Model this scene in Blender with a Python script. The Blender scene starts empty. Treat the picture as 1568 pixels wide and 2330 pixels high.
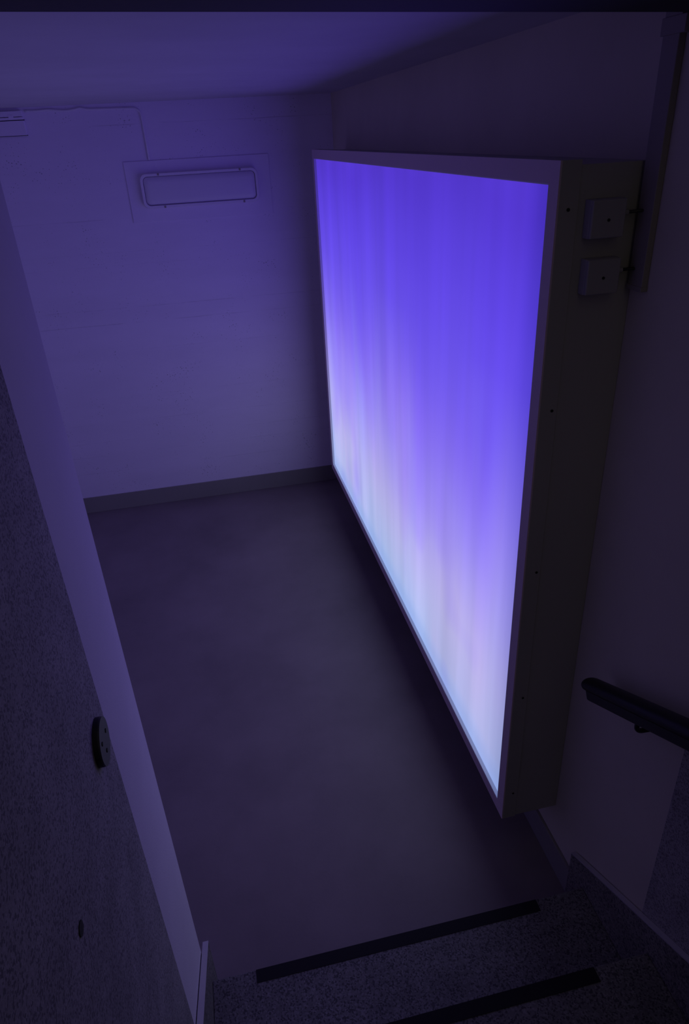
import bpy, bmesh, math, random
from mathutils import Vector, Matrix
random.seed(7)
SC = bpy.context.scene
COL = SC.collection

# ------------------------------------------------------------------ camera
cam_d = bpy.data.cameras.new('camera'); cam = bpy.data.objects.new('camera', cam_d); COL.objects.link(cam)
f = Vector((0.16230247, 0.86247055, -0.47937715)); r = Vector((0.97622207, -0.21109771, -0.04927709)); u = Vector((0.14369546, 0.45998076, 0.87622447))
cam.matrix_world = Matrix(((r.x, u.x, -f.x, 0), (r.y, u.y, -f.y, 0), (r.z, u.z, -f.z, 2.2), (0, 0, 0, 1)))
cam_d.sensor_fit = 'VERTICAL'; cam_d.sensor_height = 36.0; cam_d.sensor_width = 24.0
cam_d.lens = 1573.23 / 2330 * 36.0
cam_d.clip_start = 0.02
SC.camera = cam

# ------------------------------------------------------------------ world, exposure (the light box itself is the lamp of this room)
w = bpy.data.worlds.new('world'); SC.world = w; w.use_nodes = True
bg = w.node_tree.nodes['Background']; bg.inputs[0].default_value = (0.132, 0.116, 0.108, 1); bg.inputs[1].default_value = 1.0
SC.view_settings.view_transform = 'Standard'; SC.view_settings.look = 'None'
SC.view_settings.exposure = 0.0; SC.view_settings.gamma = 1.0; SC.view_settings.use_curve_mapping = False
SC.cycles.max_bounces = 8; SC.cycles.diffuse_bounces = 6; SC.cycles.use_denoising = True

# ------------------------------------------------------------------ helpers
def srgb(R, G, B):
    return tuple(((c / 255) / 12.92 if c / 255 <= 0.04045 else ((c / 255 + 0.055) / 1.055) ** 2.4) for c in (R, G, B)) + (1,)

def newmat(name, col, rough=0.7, spec=0.4, metal=0.0):
    m = bpy.data.materials.new(name); m.use_nodes = True
    b = m.node_tree.nodes['Principled BSDF']
    b.inputs['Base Color'].default_value = (*col[:3], 1); b.inputs['Roughness'].default_value = rough
    b.inputs['Specular IOR Level'].default_value = spec; b.inputs['Metallic'].default_value = metal
    return m, m.node_tree, b

def node(nt, kind, **kw):
    n = nt.nodes.new(kind)
    for k, v in kw.items():
        if k in n.inputs.keys() if isinstance(k, str) else False: n.inputs[k].default_value = v
        else: setattr(n, k, v)
    return n

def math_n(nt, op, a, b=None, c=None, clamp=False):
    n = nt.nodes.new('ShaderNodeMath'); n.operation = op; n.use_clamp = clamp
    for i, v in enumerate((a, b, c)):
        if v is None: continue
        if isinstance(v, (int, float)): n.inputs[i].default_value = v
        else: nt.links.new(v, n.inputs[i])
    return n.outputs[0]

def mixc(nt, fac, a, b, mode='MIX'):
    n = nt.nodes.new('ShaderNodeMix'); n.data_type = 'RGBA'; n.blend_type = mode
    for i, v in ((0, fac), (6, a), (7, b)):
        if isinstance(v, (int, float)): n.inputs[i].default_value = v
        elif isinstance(v, tuple): n.inputs[i].default_value = (*v[:3], 1)
        else: nt.links.new(v, n.inputs[i])
    return n.outputs[2]

def coords(nt, scale=(1, 1, 1)):
    g = nt.nodes.new('ShaderNodeNewGeometry'); mp = nt.nodes.new('ShaderNodeMapping')
    mp.inputs['Scale'].default_value = scale; nt.links.new(g.outputs['Position'], mp.inputs['Vector'])
    return mp.outputs[0]

def noise(nt, scale, detail=4, rough=0.6, vec=None, out=0):
    n = nt.nodes.new('ShaderNodeTexNoise'); n.inputs['Scale'].default_value = scale
    n.inputs['Detail'].default_value = detail; n.inputs['Roughness'].default_value = rough
    nt.links.new(vec if vec is not None else coords(nt), n.inputs['Vector'])
    return n.outputs[out]

def maprange(nt, v, a, b, c, d):
    n = nt.nodes.new('ShaderNodeMapRange'); nt.links.new(v, n.inputs[0])
    for i, x in enumerate((a, b, c, d)): n.inputs[i + 1].default_value = x
    return n.outputs[0]

def bump(nt, bsdf, h, strength, dist):
    n = nt.nodes.new('ShaderNodeBump'); n.inputs['Strength'].default_value = strength; n.inputs['Distance'].default_value = dist
    nt.links.new(h, n.inputs['Height']); nt.links.new(n.outputs[0], bsdf.inputs['Normal'])

# ------------------------------------------------------------------ materials
def paint(name, col, bumpy=0.25, fine=180, var=0.06, rough=0.75):
    m, nt, b = newmat(name, col, rough, 0.3)
    n1 = noise(nt, 2.2, 5); n2 = noise(nt, fine, 3)
    fac = maprange(nt, n1, 0.3, 0.7, 1 - var, 1 + var)
    c = mixc(nt, 1.0, tuple(col), fac, 'MULTIPLY')
    nt.links.new(c, b.inputs['Base Color'])
    bump(nt, b, n2, bumpy, 0.002)
    return m

def board_concrete(name, col):
    # painted concrete cast against boards: faint broken joints and pinholes
    m, nt, b = newmat(name, col, 0.8, 0.25)
    g = nt.nodes.new('ShaderNodeNewGeometry'); sp = nt.nodes.new('ShaderNodeSeparateXYZ'); nt.links.new(g.outputs['Position'], sp.inputs[0])
    X, Z = sp.outputs[0], sp.outputs[2]
    wob = math_n(nt, 'MULTIPLY', math_n(nt, 'SUBTRACT', noise(nt, 6, 3), 0.5), 0.006)
    zz = math_n(nt, 'ADD', Z, wob)
    tot = None
    for z, s in ((2.303, 1), (1.835, .8), (1.655, .35), (1.583, .3), (1.338, .8), (1.247, 1.), (1.079, .4), (0.785, .5), (0.62, .5), (0.494, .6), (0.40, .7), (0.282, .6)):
        d = math_n(nt, 'ABSOLUTE', math_n(nt, 'SUBTRACT', zz, z))
        k = math_n(nt, 'MULTIPLY', math_n(nt, 'SUBTRACT', 1.0, math_n(nt, 'MULTIPLY', d, 1 / 0.0035), clamp=True), s)
        tot = k if tot is None else math_n(nt, 'ADD', tot, k)
    brk = maprange(nt, noise(nt, 3.0, 6, 0.75, coords(nt, (1, 1, 3))), 0.45, 0.62, 0.0, 1.0)
    lines = math_n(nt, 'MULTIPLY', tot, brk)
    vor = nt.nodes.new('ShaderNodeTexVoronoi'); vor.inputs['Scale'].default_value = 75; nt.links.new(coords(nt, (1, 1, 1)), vor.inputs['Vector'])
    sparse = maprange(nt, noise(nt, 4, 6, 0.8), 0.46, 0.66, 0.0, 0.26)
    pin = math_n(nt, 'LESS_THAN', vor.outputs['Distance'], sparse)
    dark = math_n(nt, 'MAXIMUM', math_n(nt, 'MULTIPLY', lines, 0.22), math_n(nt, 'MULTIPLY', pin, 0.45))
    grain = maprange(nt, noise(nt, 1.6, 6, 0.6, coords(nt, (1, 1, 4))), 0.3, 0.7, 0.97, 1.03)
    c = mixc(nt, 1.0, tuple(col), grain, 'MULTIPLY')
    c = mixc(nt, dark, c, (0.05, 0.045, 0.05))
    nt.links.new(c, b.inputs['Base Color'])
    h = math_n(nt, 'SUBTRACT', math_n(nt, 'MULTIPLY', noise(nt, 120, 4), 0.4), math_n(nt, 'ADD', lines, pin))
    bump(nt, b, h, 0.35, 0.003)
    return m

def terrazzo(name, base, chip, dark, scale=260, rough=0.65, amount=0.5):
    m, nt, b = newmat(name, base, rough, 0.3)
    vor = nt.nodes.new('ShaderNodeTexVoronoi'); vor.inputs['Scale'].default_value = scale
    nt.links.new(coords(nt), vor.inputs['Vector'])
    s = nt.nodes.new('ShaderNodeSeparateColor'); nt.links.new(vor.outputs['Color'], s.inputs[0])
    c = mixc(nt, maprange(nt, s.outputs[0], 0.45, 0.95, 0, amount), tuple(base), tuple(chip))
    c = mixc(nt, maprange(nt, s.outputs[1], 0.70, 0.80, 0, 0.85), c, tuple(dark))
    blot = maprange(nt, noise(nt, 9, 4), 0.3, 0.7, 0.82, 1.15)
    c = mixc(nt, 1.0, c, blot, 'MULTIPLY')
    nt.links.new(c, b.inputs['Base Color'])
    bump(nt, b, noise(nt, scale * .8, 2), 0.25, 0.002)
    return m

M = {}
M['wall'] = paint('white_wall_paint', (0.76, 0.72, 0.74), 0.30, 260)
M['wall_right'] = paint('cream_wall_paint', (0.62, 0.57, 0.45), 0.30, 260)
M['ceiling'] = paint('ceiling_paint', (0.60, 0.58, 0.60), 0.2, 200)
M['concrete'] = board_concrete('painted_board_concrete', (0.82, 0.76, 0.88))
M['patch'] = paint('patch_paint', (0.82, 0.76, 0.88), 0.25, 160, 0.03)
M['floor'] = paint('grey_floor_paint', (0.235, 0.200, 0.190), 0.15, 90, 0.14, 0.55)
M['base'] = paint('grey_baseboard_paint', (0.28, 0.265, 0.24), 0.15, 120, 0.06, 0.5)
M['terrazzo_wall'] = terrazzo('washed_terrazzo_cladding', (0.37, 0.35, 0.32), (0.52, 0.50, 0.47), (0.17, 0.165, 0.16), 340, 0.8)
M['terrazzo_step'] = terrazzo('terrazzo_steps', (0.17, 0.165, 0.155), (0.32, 0.31, 0.30), (0.06, 0.06, 0.06), 250, 0.6)
M['stringer'] = terrazzo('dark_terrazzo_stringer', (0.21, 0.20, 0.17), (0.36, 0.34, 0.30), (0.07, 0.07, 0.07), 240, 0.6)
M['cap'] = paint('stringer_cap', (0.5, 0.48, 0.47), 0.1)
M['strip'] = newmat('black_grip_strip', (0.018, 0.017, 0.020), 0.75, 0.2)[0]
M['rail'] = newmat('black_handrail', (0.010, 0.010, 0.013), 0.42, 0.4)[0]
M['frame'] = paint('lacquered_frame', (0.72, 0.58, 0.60), 0.05, 300, 0.02, 0.5)
M['housing'] = paint('lacquered_housing', (0.42, 0.41, 0.36), 0.05, 300, 0.03, 0.55)
M['lip'] = newmat('white_acrylic_edge', (0.9, 0.88, 0.9), 0.25, 0.6)[0]
M['screw'] = newmat('dark_screw', (0.02, 0.02, 0.02), 0.5, 0.4, 0.3)[0]
M['junction'] = newmat('grey_plastic_box', (0.36, 0.35, 0.34), 0.5, 0.4)[0]
M['cable'] = newmat('black_cable', (0.012, 0.012, 0.016), 0.5, 0.4)[0]
M['trunk'] = newmat('painted_trunking', (0.33, 0.30, 0.26), 0.6, 0.3)[0]
M['lampbody'] = newmat('lamp_plastic', (0.80, 0.76, 0.82), 0.45, 0.4)[0]
M['diffuser'] = newmat('opal_diffuser', (0.76, 0.73, 0.80), 0.35, 0.5)[0]
M['metal'] = newmat('dark_metal', (0.06, 0.06, 0.062), 0.42, 0.5, 0.5)[0]
M['rim'] = newmat('polished_edge', (0.35, 0.36, 0.38), 0.25, 0.5, 0.9)[0]
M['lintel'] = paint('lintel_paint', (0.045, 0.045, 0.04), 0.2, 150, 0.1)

# luminous picture of the light box: violet fading to pale blue below, with soft vertical streaks
def screen_mat(y0, y1, z0, z1):
    m, nt, b = newmat('luminous_violet_print', (0.02, 0.02, 0.02), 0.35, 0.3)
    g = nt.nodes.new('ShaderNodeNewGeometry'); sp = nt.nodes.new('ShaderNodeSeparateXYZ'); nt.links.new(g.outputs['Position'], sp.inputs[0])
    U = math_n(nt, 'MULTIPLY', math_n(nt, 'SUBTRACT', sp.outputs[1], y0), 1 / (y1 - y0))
    V = math_n(nt, 'MULTIPLY', math_n(nt, 'SUBTRACT', sp.outputs[2], z0), 1 / (z1 - z0))
    cb = nt.nodes.new('ShaderNodeCombineXYZ')
    nt.links.new(U, cb.inputs[0]); nt.links.new(V, cb.inputs[1])
    def sn(su, sv, detail, off, rough=0.5):
        mp = nt.nodes.new('ShaderNodeMapping'); mp.inputs['Scale'].default_value = (su, sv, 1); mp.inputs['Location'].default_value = (off, off * .7, off)
        nt.links.new(cb.outputs[0], mp.inputs['Vector'])
        return noise(nt, 1.0, detail, rough, mp.outputs[0])
    s1 = sn(7, 0.4, 1, 3.1); s2 = sn(19, 0.9, 3, 8.2); s3 = sn(3.0, 1.2, 2, 1.7)
    wv = math_n(nt, 'ADD', V, math_n(nt, 'MULTIPLY', math_n(nt, 'SUBTRACT', s1, 0.5), 0.14))
    wv = math_n(nt, 'ADD', wv, math_n(nt, 'MULTIPLY', math_n(nt, 'SUBTRACT', s3, 0.5), 0.08))
    wv = math_n(nt, 'ADD', wv, math_n(nt, 'MULTIPLY', math_n(nt, 'SUBTRACT', s2, 0.5), 0.05))
    cr = nt.nodes.new('ShaderNodeValToRGB'); cr.color_ramp.interpolation = 'B_SPLINE'
    stops = SCREEN_STOPS
    els = cr.color_ramp.elements
    els[0].position = stops[0][0]; els[0].color = srgb(*stops[0][1])
    els[1].position = stops[-1][0]; els[1].color = srgb(*stops[-1][1])
    for p, c in stops[1:-1]:
        e = els.new(p); e.color = srgb(*c)
    nt.links.new(wv, cr.inputs[0])
    col = cr.outputs[0]
    # hue drift (rosy / cyan) in streaks, strongest low down
    low = maprange(nt, V, 0.75, 0.1, 0.0, 1.0)
    h1 = math_n(nt, 'MULTIPLY', maprange(nt, sn(7, 1.6, 2, 12.3), 0.45, 0.68, 0, 0.30), low)
    col = mixc(nt, h1, col, srgb(196, 170, 226))
    h2 = math_n(nt, 'MULTIPLY', maprange(nt, sn(9, 1.2, 2, 5.4), 0.50, 0.70, 0, 0.35), low)
    col = mixc(nt, h2, col, srgb(160, 180, 240))
    h3 = math_n(nt, 'MULTIPLY', maprange(nt, sn(5, 2.2, 2, 21.4), 0.5, 0.66, 0, 0.45), math_n(nt, 'MULTIPLY', low, 1.0))
    col = mixc(nt, h3, col, srgb(140, 105, 250))
    st = math_n(nt, 'MULTIPLY', maprange(nt, s2, 0.25, 0.75, 0.88, 1.10), maprange(nt, s1, 0.25, 0.75, 0.90, 1.06))
    # the tubes behind stop short of the edges: dimmer, bluer border
    e_near = maprange(nt, U, -0.01, 0.045, 0.62, 1.0); e_low = maprange(nt, V, 0.0, 0.05, 0.86, 1.0)
    fac = math_n(nt, 'MULTIPLY', math_n(nt, 'MULTIPLY', st, e_near), e_low)
    col = mixc(nt, 1.0, col, fac, 'MULTIPLY')
    tint = mixc(nt, maprange(nt, U, 0.0, 0.05, 0.35, 0.0), (1, 1, 1), (0.55, 0.70, 1.05))
    col = mixc(nt, 1.0, col, tint, 'MULTIPLY')
    edge = math_n(nt, 'MAXIMUM', maprange(nt, V, 0.0, 0.07, 0.55, 0.0), math_n(nt, 'MULTIPLY', maprange(nt, U, 0.96, 1.0, 0.0, 0.5), maprange(nt, V, 0.1, 0.4, 1, 0)))
    col = mixc(nt, edge, col, srgb(140, 172, 238))
    nt.links.new(col, b.inputs['Emission Color']); b.inputs['Emission Strength'].default_value = GLOW
    return m
GLOW = 1.0
SCREEN_STOPS = [(0.0, (166, 190, 236)), (0.10, (178, 188, 236)), (0.20, (184, 180, 235)), (0.30, (172, 162, 239)), (0.42, (150, 134, 243)),
                (0.55, (128, 104, 238)), (0.68, (106, 84, 232)), (0.82, (94, 68, 226)), (0.92, (86, 60, 214)), (1.0, (78, 50, 198))]

# ------------------------------------------------------------------ mesh builders
def link(name, bm, mat, parent=None, smooth=False, label=None, kind=None):
    bmesh.ops.recalc_face_normals(bm, faces=bm.faces)
    me = bpy.data.meshes.new(name); bm.to_mesh(me); bm.free()
    me.materials.append(mat)
    if smooth:
        for p in me.polygons: p.use_smooth = True
    o = bpy.data.objects.new(name, me); COL.objects.link(o)
    if parent is not None: o.parent = parent
    if label: o['label'] = label
    if kind: o['kind'] = kind
    return o

def bx(x0, x1, y0, y1, z0, z1, bev=0.0, seg=2, bm=None):
    b = bmesh.new()
    bmesh.ops.create_cube(b, size=1)
    for v in b.verts: v.co = Vector(((x0 + x1) / 2 + v.co.x * (x1 - x0), (y0 + y1) / 2 + v.co.y * (y1 - y0), (z0 + z1) / 2 + v.co.z * (z1 - z0)))
    if bev > 0: bmesh.ops.bevel(b, geom=b.edges[:], offset=bev, segments=seg, profile=0.5, affect='EDGES')
    if bm is None: return b
    me = bpy.data.meshes.new('tmp'); b.to_mesh(me); b.free(); bm.from_mesh(me); bpy.data.meshes.remove(me)
    return bm

def prism_yz(pts, x0, x1, bev=0.0):
    b = bmesh.new()
    a = [b.verts.new((x0, y, z)) for y, z in pts]; c = [b.verts.new((x1, y, z)) for y, z in pts]
    b.faces.new(a); b.faces.new(c[::-1])
    for i in range(len(pts)):
        j = (i + 1) % len(pts); b.faces.new((a[i], c[i], c[j], a[j]))
    bmesh.ops.recalc_face_normals(b, faces=b.faces)
    if bev > 0: bmesh.ops.bevel(b, geom=b.edges[:], offset=bev, segments=2, profile=0.5, affect='EDGES')
    return b

def tube(path, rad, seg=10, bm=None, closed_ends=True):
    b = bm or bmesh.new(); rings = []
    P = [Vector(p) for p in path]
    up = None
    for i, p in enumerate(P):
        t = (P[min(i + 1, len(P) - 1)] - P[max(i - 1, 0)]).normalized()
        if up is None: up = t.orthogonal().normalized()
        up = (up - t * up.dot(t)).normalized(); s = t.cross(up)
        rings.append([b.verts.new(p + (up * math.cos(a) + s * math.sin(a)) * rad) for a in (2 * math.pi * k / seg for k in range(seg))])
    for q, w_ in zip(rings, rings[1:]):
        for k in range(seg): b.faces.new((q[k], q[(k + 1) % seg], w_[(k + 1) % seg], w_[k]))
    if closed_ends: b.faces.new(rings[0][::-1]); b.faces.new(rings[-1])
    return b

def cyl(p0, p1, rad, seg=32, bev=0.0):
    b = tube([p0, p1], rad, seg)
    if bev:
        es = [e for e in b.edges if any(len(fc.verts) > 4 for fc in e.link_faces)]
        bmesh.ops.bevel(b, geom=es, offset=bev, segments=3, profile=0.5, affect='EDGES')
    return b

def thing(name, label, cat, loc=(0, 0, 0), group=None):
    o = bpy.data.objects.new(name, None); COL.objects.link(o); o.location = loc
    o.empty_display_size = 0.1
    o['label'] = label; o['category'] = cat
    if group: o['group'] = group
    return o

def child(o, root):
    # keep world placement of world-space meshes under a moved root
    o.parent = root
    par = root.location if root.parent is None else root.location + root.parent.location
    for v in o.data.vertices: v.co -= Vector(par)
    return o

# ------------------------------------------------------------------ dimensions (metres; camera above x=0, y=0)
XL, XR = -0.2517, 0.898          # stair side walls
YB, YA = 1.177, 0.907            # end of the left wall / start of the terrazzo cladding
YK = 4.474                       # back wall
XO = -1.60                       # far side of the landing
ZC = 2.405
YS, ZT = -2.2, 4.4               # stairwell extent behind the camera

# ------------------------------------------------------------------ the setting
link('floor', bx(XO, XR, 1.10, YK, -0.12, 0.0), M['floor'], kind='structure')
link('ceiling', bx(XO, XR, YB, YK, ZC, ZC + 0.15), M['ceiling'], kind='structure')
wb = link('wall_back', bx(XO - .1, XR + .1, YK, YK + 0.12, -0.12, ZC + 0.15), M['concrete'], kind='structure')
wl = link('wall_left', bx(XL - 0.2, XL, YS, YB, -0.12, ZT, 0.004), M['wall'], kind='structure')
wr = link('wall_right', bx(XR, XR + 0.12, YS, YK, -0.12, ZT), M['wall_right'], kind='structure')
link('wall_far_left', bx(XO - 0.12, XO, YB, YK, -0.12, ZC + .15), M['wall'], kind='structure')
link('wall_front', bx(XO - .12, XL - 0.2, YB - 0.14, YB - .002, -0.12, ZC + .15), M['wall'], kind='structure')
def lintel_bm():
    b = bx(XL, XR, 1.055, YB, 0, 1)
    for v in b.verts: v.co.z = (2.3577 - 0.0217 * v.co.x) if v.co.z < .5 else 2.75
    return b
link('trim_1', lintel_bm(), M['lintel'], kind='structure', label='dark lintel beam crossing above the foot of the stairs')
link('baseboard_back', bx(XO, XR - .008, YK - 0.008, YK, 0, 0.115, 0.002), M['base'], kind='structure')
link('baseboard_right', bx(XR - 0.010, XR, 1.215, YK, 0, 0.112, 0.002), M['base'], kind='structure')
# cladding of the stair walls, slightly proud of the paint
link('terrazzo_cladding', bx(XL, XL + 0.002, YS, YA, -0.1, ZT), M['terrazzo_wall'], wl, label='speckled grey terrazzo face of the left stair wall')
link('terrazzo_cladding', bx(XR - 0.002, XR, YS, YA, -0.1, ZT), M['terrazzo_wall'], wr, label='speckled grey terrazzo face of the right stair wall')
# levelled patch under the wall lamp
link('plaster_patch', bx(-0.300, 0.512, YK - 0.006, YK, 1.806, 2.122, 0.002), M['patch'], wb, label='levelled rectangle of plaster around the wall lamp')

# ------------------------------------------------------------------ staircase
st = thing('staircase', 'speckled terrazzo stairs with black grip strips climbing toward the viewer', 'staircase', (0.32, 1.13, 0))
RISE, GO, K = 0.164, 0.287, 0.5713
XS0, XS1 = -0.233, 0.880
for i in range(11):
    yn = 1.131 - GO * i; zt = RISE * (i + 1)
    s = link('step', prism_yz([(yn, zt), (yn, zt - .035), (yn - .018, zt - RISE - .0), (yn - GO - .03, zt - RISE), (yn - GO - .03, zt)], XS0, XS1, 0.003), M['terrazzo_step']); child(s, st)
    dx = (0.0, 0.004, -.004)[i % 3]
    g = link('grip_strip', bx(-0.112 + dx, 0.727 + dx, yn - 0.036, yn - 0.001, zt, zt + 0.0015), M['strip'])
    g.parent = s
    for v in g.data.vertices: v.co -= st.location
y_top = -2.0
for nm, x0, x1, lb in (('l', XL + .003, XS0, 'stringer on the left wall'), ('r', XS1, XR - .003, 'stringer on the right wall')):
    zt0 = 0.2185; ze = zt0 + K * (1.21 - y_top)
    s = link('stringer', prism_yz([(1.21, 0), (1.21, zt0 - .004), (y_top, ze - .004), (y_top, ze - 0.5), (0.9, 0.0)], x0, x1), M['stringer'], label=lb); child(s, st)
    c = link('cap', prism_yz([(1.211, zt0 - .004), (1.211, zt0), (y_top, ze), (y_top, ze - .004)], x0, x1), M['cap'], label='pale top edge of the stringer')
    c.parent = s
    for v in c.data.vertices: v.co -= st.location

# ------------------------------------------------------------------ light box
FX, YN, YF, BZ, TZ, FW = 0.711, 1.354, 4.141, 0.249, 2.135, 0.0416
lb = thing('light_box', 'tall glowing violet light box in a wide flat frame on the right wall', 'light box', (0.80, 2.75, 0.249))
def ring_x(x0, x1, yo0, yo1, zo0, zo1, wd):
    b = bmesh.new()
    for (a0, a1, c0, c1) in ((yo0, yo1, zo1 - wd, zo1), (yo0, yo1, zo0, zo0 + wd)): bx(x0, x1, a0, a1, c0, c1, bm=b)
    return b
def frame_bm(x0, x1, y0, y1, z0, z1, wd):
    b = bmesh.new()
    def ring(x, d): return [b.verts.new((x, yy, zz)) for yy, zz in ((y0 + d, z0 + d), (y1 - d, z0 + d), (y1 - d, z1 - d), (y0 + d, z1 - d))]
    A, B_, C_, D = ring(x0, 0), ring(x0, wd), ring(x1, wd), ring(x1, 0)
    for P, Q in ((A, B_), (B_, C_), (C_, D), (D, A)):
        for k in range(4): b.faces.new((P[k], P[(k + 1) % 4], Q[(k + 1) % 4], Q[k]))
    bmesh.ops.recalc_face_normals(b, faces=b.faces)
    return b
fr = child(link('side_profile', frame_bm(FX + .004, 0.756, YN, YF, BZ, TZ, FW), M['housing']), lb)
child(link('frame', frame_bm(FX, FX + .004, YN, YF, BZ, TZ, FW), M['frame'], label='flat frame face around the luminous panel'), lb)
child(link('housing', bx(0.756, XR, YN + .0015, YF - .002, BZ + .003, TZ - .009, 0.0015), M['housing']), lb)
child(link('inner_lip', frame_bm(FX + .0008, FX + .013, YN + FW - .0005, YF - FW + .0005, BZ + FW - .0005, TZ - FW + .0005, .003), M['lip'], label='bright thin lip around the luminous panel'), lb)
child(link('luminous_panel', bx(FX + .013, FX + .019, YN + FW, YF - FW, BZ + FW, TZ - FW), screen_mat(YN + FW, YF - FW, BZ + FW, TZ - FW), label='glowing violet panel fading to pale blue at the bottom'), lb)
for x, z in ((0.736, 2.047), (0.744, 1.628), (0.746, 1.19), (0.743, 0.76), (0.742, 0.36)):
    child(link('screw', cyl((x, YN + .001, z), (x, YN - .0012, z), 0.0035, 14), M['screw']), fr)

# ------------------------------------------------------------------ junction boxes on the near side of the light box
def junction(x0, z0, z1, label):
    x1, y1, y0 = x0 + 0.074, YN + .0015, YN - 0.0295
    t = thing('junction_box', label, 'junction box', ((x0 + x1) / 2, y1, z0), 'junction boxes on the side of the light box')
    child(link('box_body', bx(x0, x1, y0 + .008, y1, z0, z1, 0.002), M['junction']), t)
    child(link('lid', bx(x0 + .0005, x1 - .0005, y0, y0 + .0095, z0 + .0005, z1 - .0005, 0.003, 3), M['junction']), t)
    xm, zm = (x0 + x1) / 2, (z0 + z1) / 2 - .002
    child(link('screw', cyl((xm, y0 + .002, zm), (xm, y0 - .0015, zm), 0.003, 14), M['screw'], label='dark lid screw'), t)
    child(link('cable_gland', cyl((x1 - .002, YN - .014, zm + .010), (x1 + .012, YN - .014, zm + .010), 0.0055, 14), M['junction']), t)
    return x1, zm + .010
g1 = junction(0.772, 1.992, 2.064, 'upper grey junction box on the dark side of the light box')
g2 = junction(0.776, 1.883, 1.953, 'lower grey junction box on the dark side of the light box')
for (xg, zg), lbl, m_ in ((g1, 'short dark cable from the upper junction box to the trunking', 'metal'), (g2, 'short black cable from the lower junction box to the trunking', 'cable')):
    o = link('cable', tube([(xg + .010, YN - .014, zg), (xg + .02, YN - .016, zg + .0005), (xg + .03, YN - .020, zg + .0015), (XR - .010, YN - .026, zg + .002)], 0.0032, 10), M[m_], smooth=True)
    o['label'] = lbl; o['category'] = 'cable'

# ------------------------------------------------------------------ trunking on the right wall
t = thing('cable_trunking', 'narrow painted cable trunking running up the wall beside the light box', 'cable trunking', (XR, 1.32, 1.89))
child(link('trunking_cover', bx(XR - .014, XR, 1.297, 1.346, 1.893, 2.33, 0.0015), M['trunk']), t)
child(link('end_cap', bx(XR - .0155, XR, 1.2955, 1.3475, 1.886, 1.896, 0.001), M['trunk']), t)
child(link('coupler', bx(XR - .017, XR, 1.280, 1.350, 2.325, 2.352, 0.001), M['trunk'], label='wider joint of the trunking under the lintel'), t)
child(link('trunking_top', bx(XR - .014, XR, 1.297, 1.346, 2.352, ZC, 0.001), M['trunk']), t)

# ------------------------------------------------------------------ handrail
hr = thing('handrail', 'round-topped black handrail sloping down the right wall', 'handrail', (0.83, 1.19, 0.95))
SL = 0.537
def rail_bm(profile, y0, y1, zc, xc, dome=0.0):
    # profile in (x, up); swept along the slope, low end rounded by shrinking rings
    b = bmesh.new(); rings = []
    d = Vector((0, -1, SL)).normalized(); n = Vector((0, SL, 1)).normalized()
    def pt(y): return Vector((xc, y, zc - SL * (y - 1.186)))
    stations = []
    if dome > 0:
        for k in range(0, 7):
            a = math.pi / 2 * k / 6
            stations.append((y0 + dome * (math.cos(a) - 0) - dome, max(0.08, math.sin(a))))
    stations = [(y0 - dome * (1 - math.cos(math.pi / 2 * k / 6)), max(0.1, math.sin(math.pi / 2 * k / 6))) for k in range(7)] if dome > 0 else [(y0, 1.0)]
    stations.append((y1, 1.0))
    for y, s in stations:
        o = pt(y); rings.append([b.verts.new(o + Vector((1, 0, 0)) * (px * s) + n * (pu * s)) for px, pu in profile])
    k = len(profile)
    for q, w_ in zip(rings, rings[1:]):
        for i in range(k): b.faces.new((q[i], q[(i + 1) % k], w_[(i + 1) % k], w_[i]))
    b.faces.new(rings[0]); b.faces.new(rings[-1])
    return b
cap_prof = [(0.026 * math.cos(a) , 0.017 * math.sin(a)) for a in (2 * math.pi * i / 28 for i in range(28))]
RZ = 0.944
child(link('grip', rail_bm(cap_prof, 1.196, -0.9, RZ, 0.83, 0.024), M['rail'], smooth=True), hr)
low_prof = [(-.019, -.012), (-.019, -.033), (-.016, -.037), (.016, -.037), (.019, -.033), (.019, -.012)]
child(link('lower_rail', rail_bm(low_prof, 1.172, -0.9, RZ, 0.83), M['rail']), hr)
for yb in (0.985, 0.10, -0.75):
    zb = RZ - SL * (yb - 1.186) - .032
    path = [(0.83, yb, zb), (0.83, yb + .001, zb - .028)]
    for k in range(1, 7):
        a = math.pi / 2 * k / 6
        path.append((0.83 + .016 * (1 - math.cos(a)), yb + .001, zb - .028 - .016 * math.sin(a)))
    path += [(0.865, yb, zb - .044), (XR - .004, yb, zb - .042)]
    br = child(link('bracket', tube(path, 0.0058, 12), M['rail'], smooth=True), hr)
    fl = link('wall_flange', cyl((XR - .0055, yb, zb - .042), (XR, yb, zb - .042), 0.022, 24), M['rail']); child(fl, hr); fl.parent = br

# ------------------------------------------------------------------ round flange on the left wall
fl = thing('wall_flange', 'round dark metal flange on the speckled wall at left', 'flange', (XL + .002, 0.838, 1.395))
x0 = XL + .002
child(link('backplate', cyl((x0, 0.838, 1.395), (x0 + .0075, 0.838, 1.395), 0.038, 56, 0.001), M['cable'], smooth=False, label='black rim of the flange'), fl)
child(link('faceplate', cyl((x0 + .0075, 0.838, 1.395), (x0 + .0105, 0.838, 1.395), 0.0375, 56, 0.0012), M['metal']), fl)
for dy, dz in ((.018, .004), (-.004, -.016), (-.018, .012)):
    child(link('screw', cyl((x0 + .0095, 0.838 + dy, 1.395 + dz), (x0 + .0118, 0.838 + dy, 1.395 + dz), 0.0035, 12), M['screw']), fl)
pg = link('wall_plug', cyl((x0 - .001, 0.560, 1.369), (x0 + .0012, 0.560, 1.369), 0.0095, 20), M['screw'])
pg['label'] = 'small dark plug in the speckled left wall below the flange'; pg['category'] = 'wall plug'

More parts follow.
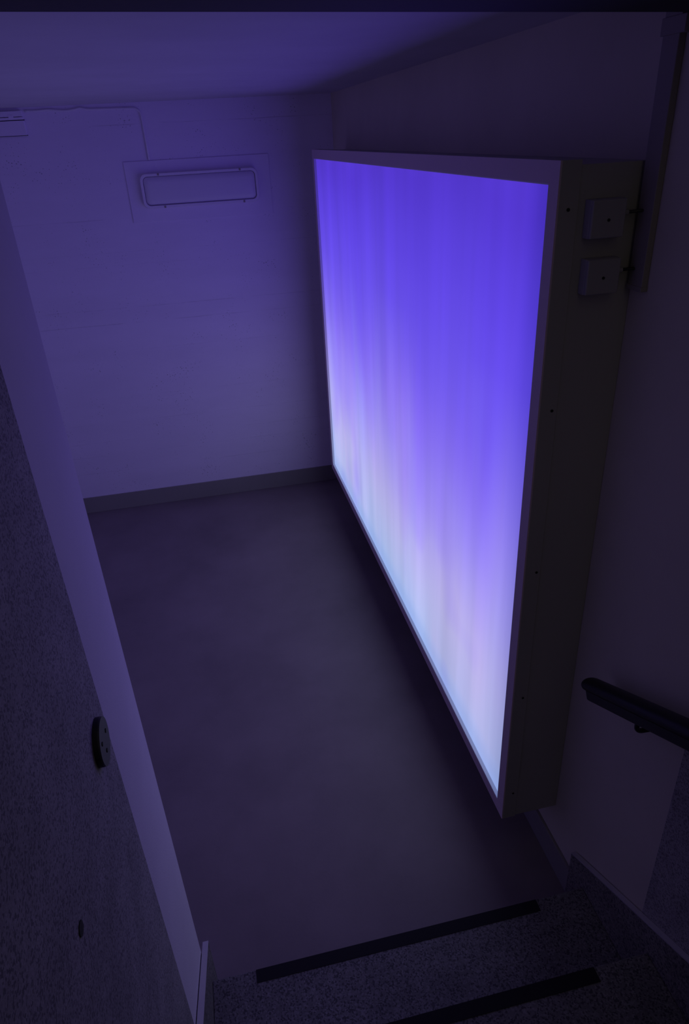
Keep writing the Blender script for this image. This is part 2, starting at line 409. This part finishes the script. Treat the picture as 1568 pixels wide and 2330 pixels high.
# ------------------------------------------------------------------ wall lamp on the back wall
lp = thing('wall_lamp', 'unlit oblong wall lamp with rounded corners on the back wall', 'lamp', (0.104, YK - .006, 1.877))
def rrect(cx_, cz_, hx, hz, rad, n=7):
    P = []
    for sx, sz, a0 in ((1, 1, 0), (-1, 1, 90), (-1, -1, 180), (1, -1, 270)):
        for k in range(n):
            a = math.radians(a0 + 90 * k / (n - 1)); P.append((cx_ + sx * (hx - rad) + rad * math.cos(a), cz_ + sz * (hz - rad) + rad * math.sin(a)))
    return P
def loft_y(rings, cap=True):
    b = bmesh.new(); R_ = [[b.verts.new((x, y, z)) for x, z in P] for P, y in rings]; k = len(R_[0])
    for q, w_ in zip(R_, R_[1:]):
        for i in range(k): b.faces.new((q[i], q[(i + 1) % k], w_[(i + 1) % k], w_[i]))
    b.faces.new(R_[0])
    if cap: b.faces.new(R_[-1])
    return b
Y0 = YK - .006; cxl, czl, hx, hz = 0.106, 1.968, 0.331, 0.090
rings = [(rrect(cxl, czl, hx, hz, .035), Y0), (rrect(cxl, czl, hx, hz, .035), Y0 - .030), (rrect(cxl, czl, hx - .002, hz - .002, .034), Y0 - .034),
         (rrect(cxl, czl, hx - .013, hz - .013, .026), Y0 - .034), (rrect(cxl, czl, hx - .015, hz - .015, .025), Y0 - .032), (rrect(cxl, czl, hx - .016, hz - .016, .024), Y0 - .012)]
child(link('lamp_rim', loft_y(rings), M['lampbody']), lp)
dr = []
for k in range(7):
    a = math.pi / 2 * k / 6; ins = .016 + .034 * (1 - math.cos(a)); dr.append((rrect(cxl, czl, hx - ins, hz - ins, .024), Y0 - .013 - .024 * math.sin(a)))
child(link('diffuser', loft_y(dr), M['diffuser'], smooth=True, label='bulging opal cover'), lp)
for x, z in ((-0.120, czl + hz - .006), (0.338, czl + hz - .006), (-.108, czl - hz + .006), (.345, czl - hz + .006)):
    child(link('clip', bx(x - .005, x + .005, Y0 - .037, Y0 - .030, z - .006, z + .006, .001), M['trunk']), lp)
# painted-over cable to the lamp
pts = []
for i in range(40):
    s = i / 39; x = -0.752 + s * (0.552)
    wob = 0.0035 * math.sin(x * 37) * max(0, math.sin((x + .75) * 9)) + (0.006 * math.exp(-((x + .47) / .018) ** 2))
    pts.append((x, YK - .005, 2.387 + wob - .010 * s))
for k in range(1, 7):
    a = math.pi / 2 * k / 6; pts.append((-0.200 + .040 * math.sin(a), YK - .005, 2.377 - .032 * (1 - math.cos(a))))
pts += [(-.159, YK - .005, 2.30), (-.157, YK - .006, 2.22), (-.156, YK - .008, 2.125)]
o = link('lamp_cable', tube(pts, 0.0058, 10), M['lampbody'], smooth=True)
o['label'] = 'painted-over surface cable running along the ceiling and down to the wall lamp'; o['category'] = 'cable'
# slotted cover at the upper left
vc = thing('wall_cover', 'pale slotted cover box high on the back wall at left', 'cover', (-1.0, YK, 2.275))
child(link('cover_plate', bx(-1.30, -0.764, YK - .024, YK, 2.277, 2.345, .0015), M['patch']), vc)
child(link('top_rail', bx(-1.30, -0.766, YK - .024, YK, 2.364, 2.389, .001), M['patch']), vc)
child(link('middle_rail', bx(-1.30, -0.766, YK - .022, YK, 2.349, 2.361, .001), M['patch']), vc)
for zs in (2.2745, 2.3455):
    child(link('seam', bx(-1.30, -0.762, YK - .010, YK, zs, zs + .0035), M['metal'], label='dark joint of the cover'), vc)
child(link('latch', bx(-.835, -.812, YK - .026, YK - .010, 2.358, 2.372, .001), M['patch']), vc)
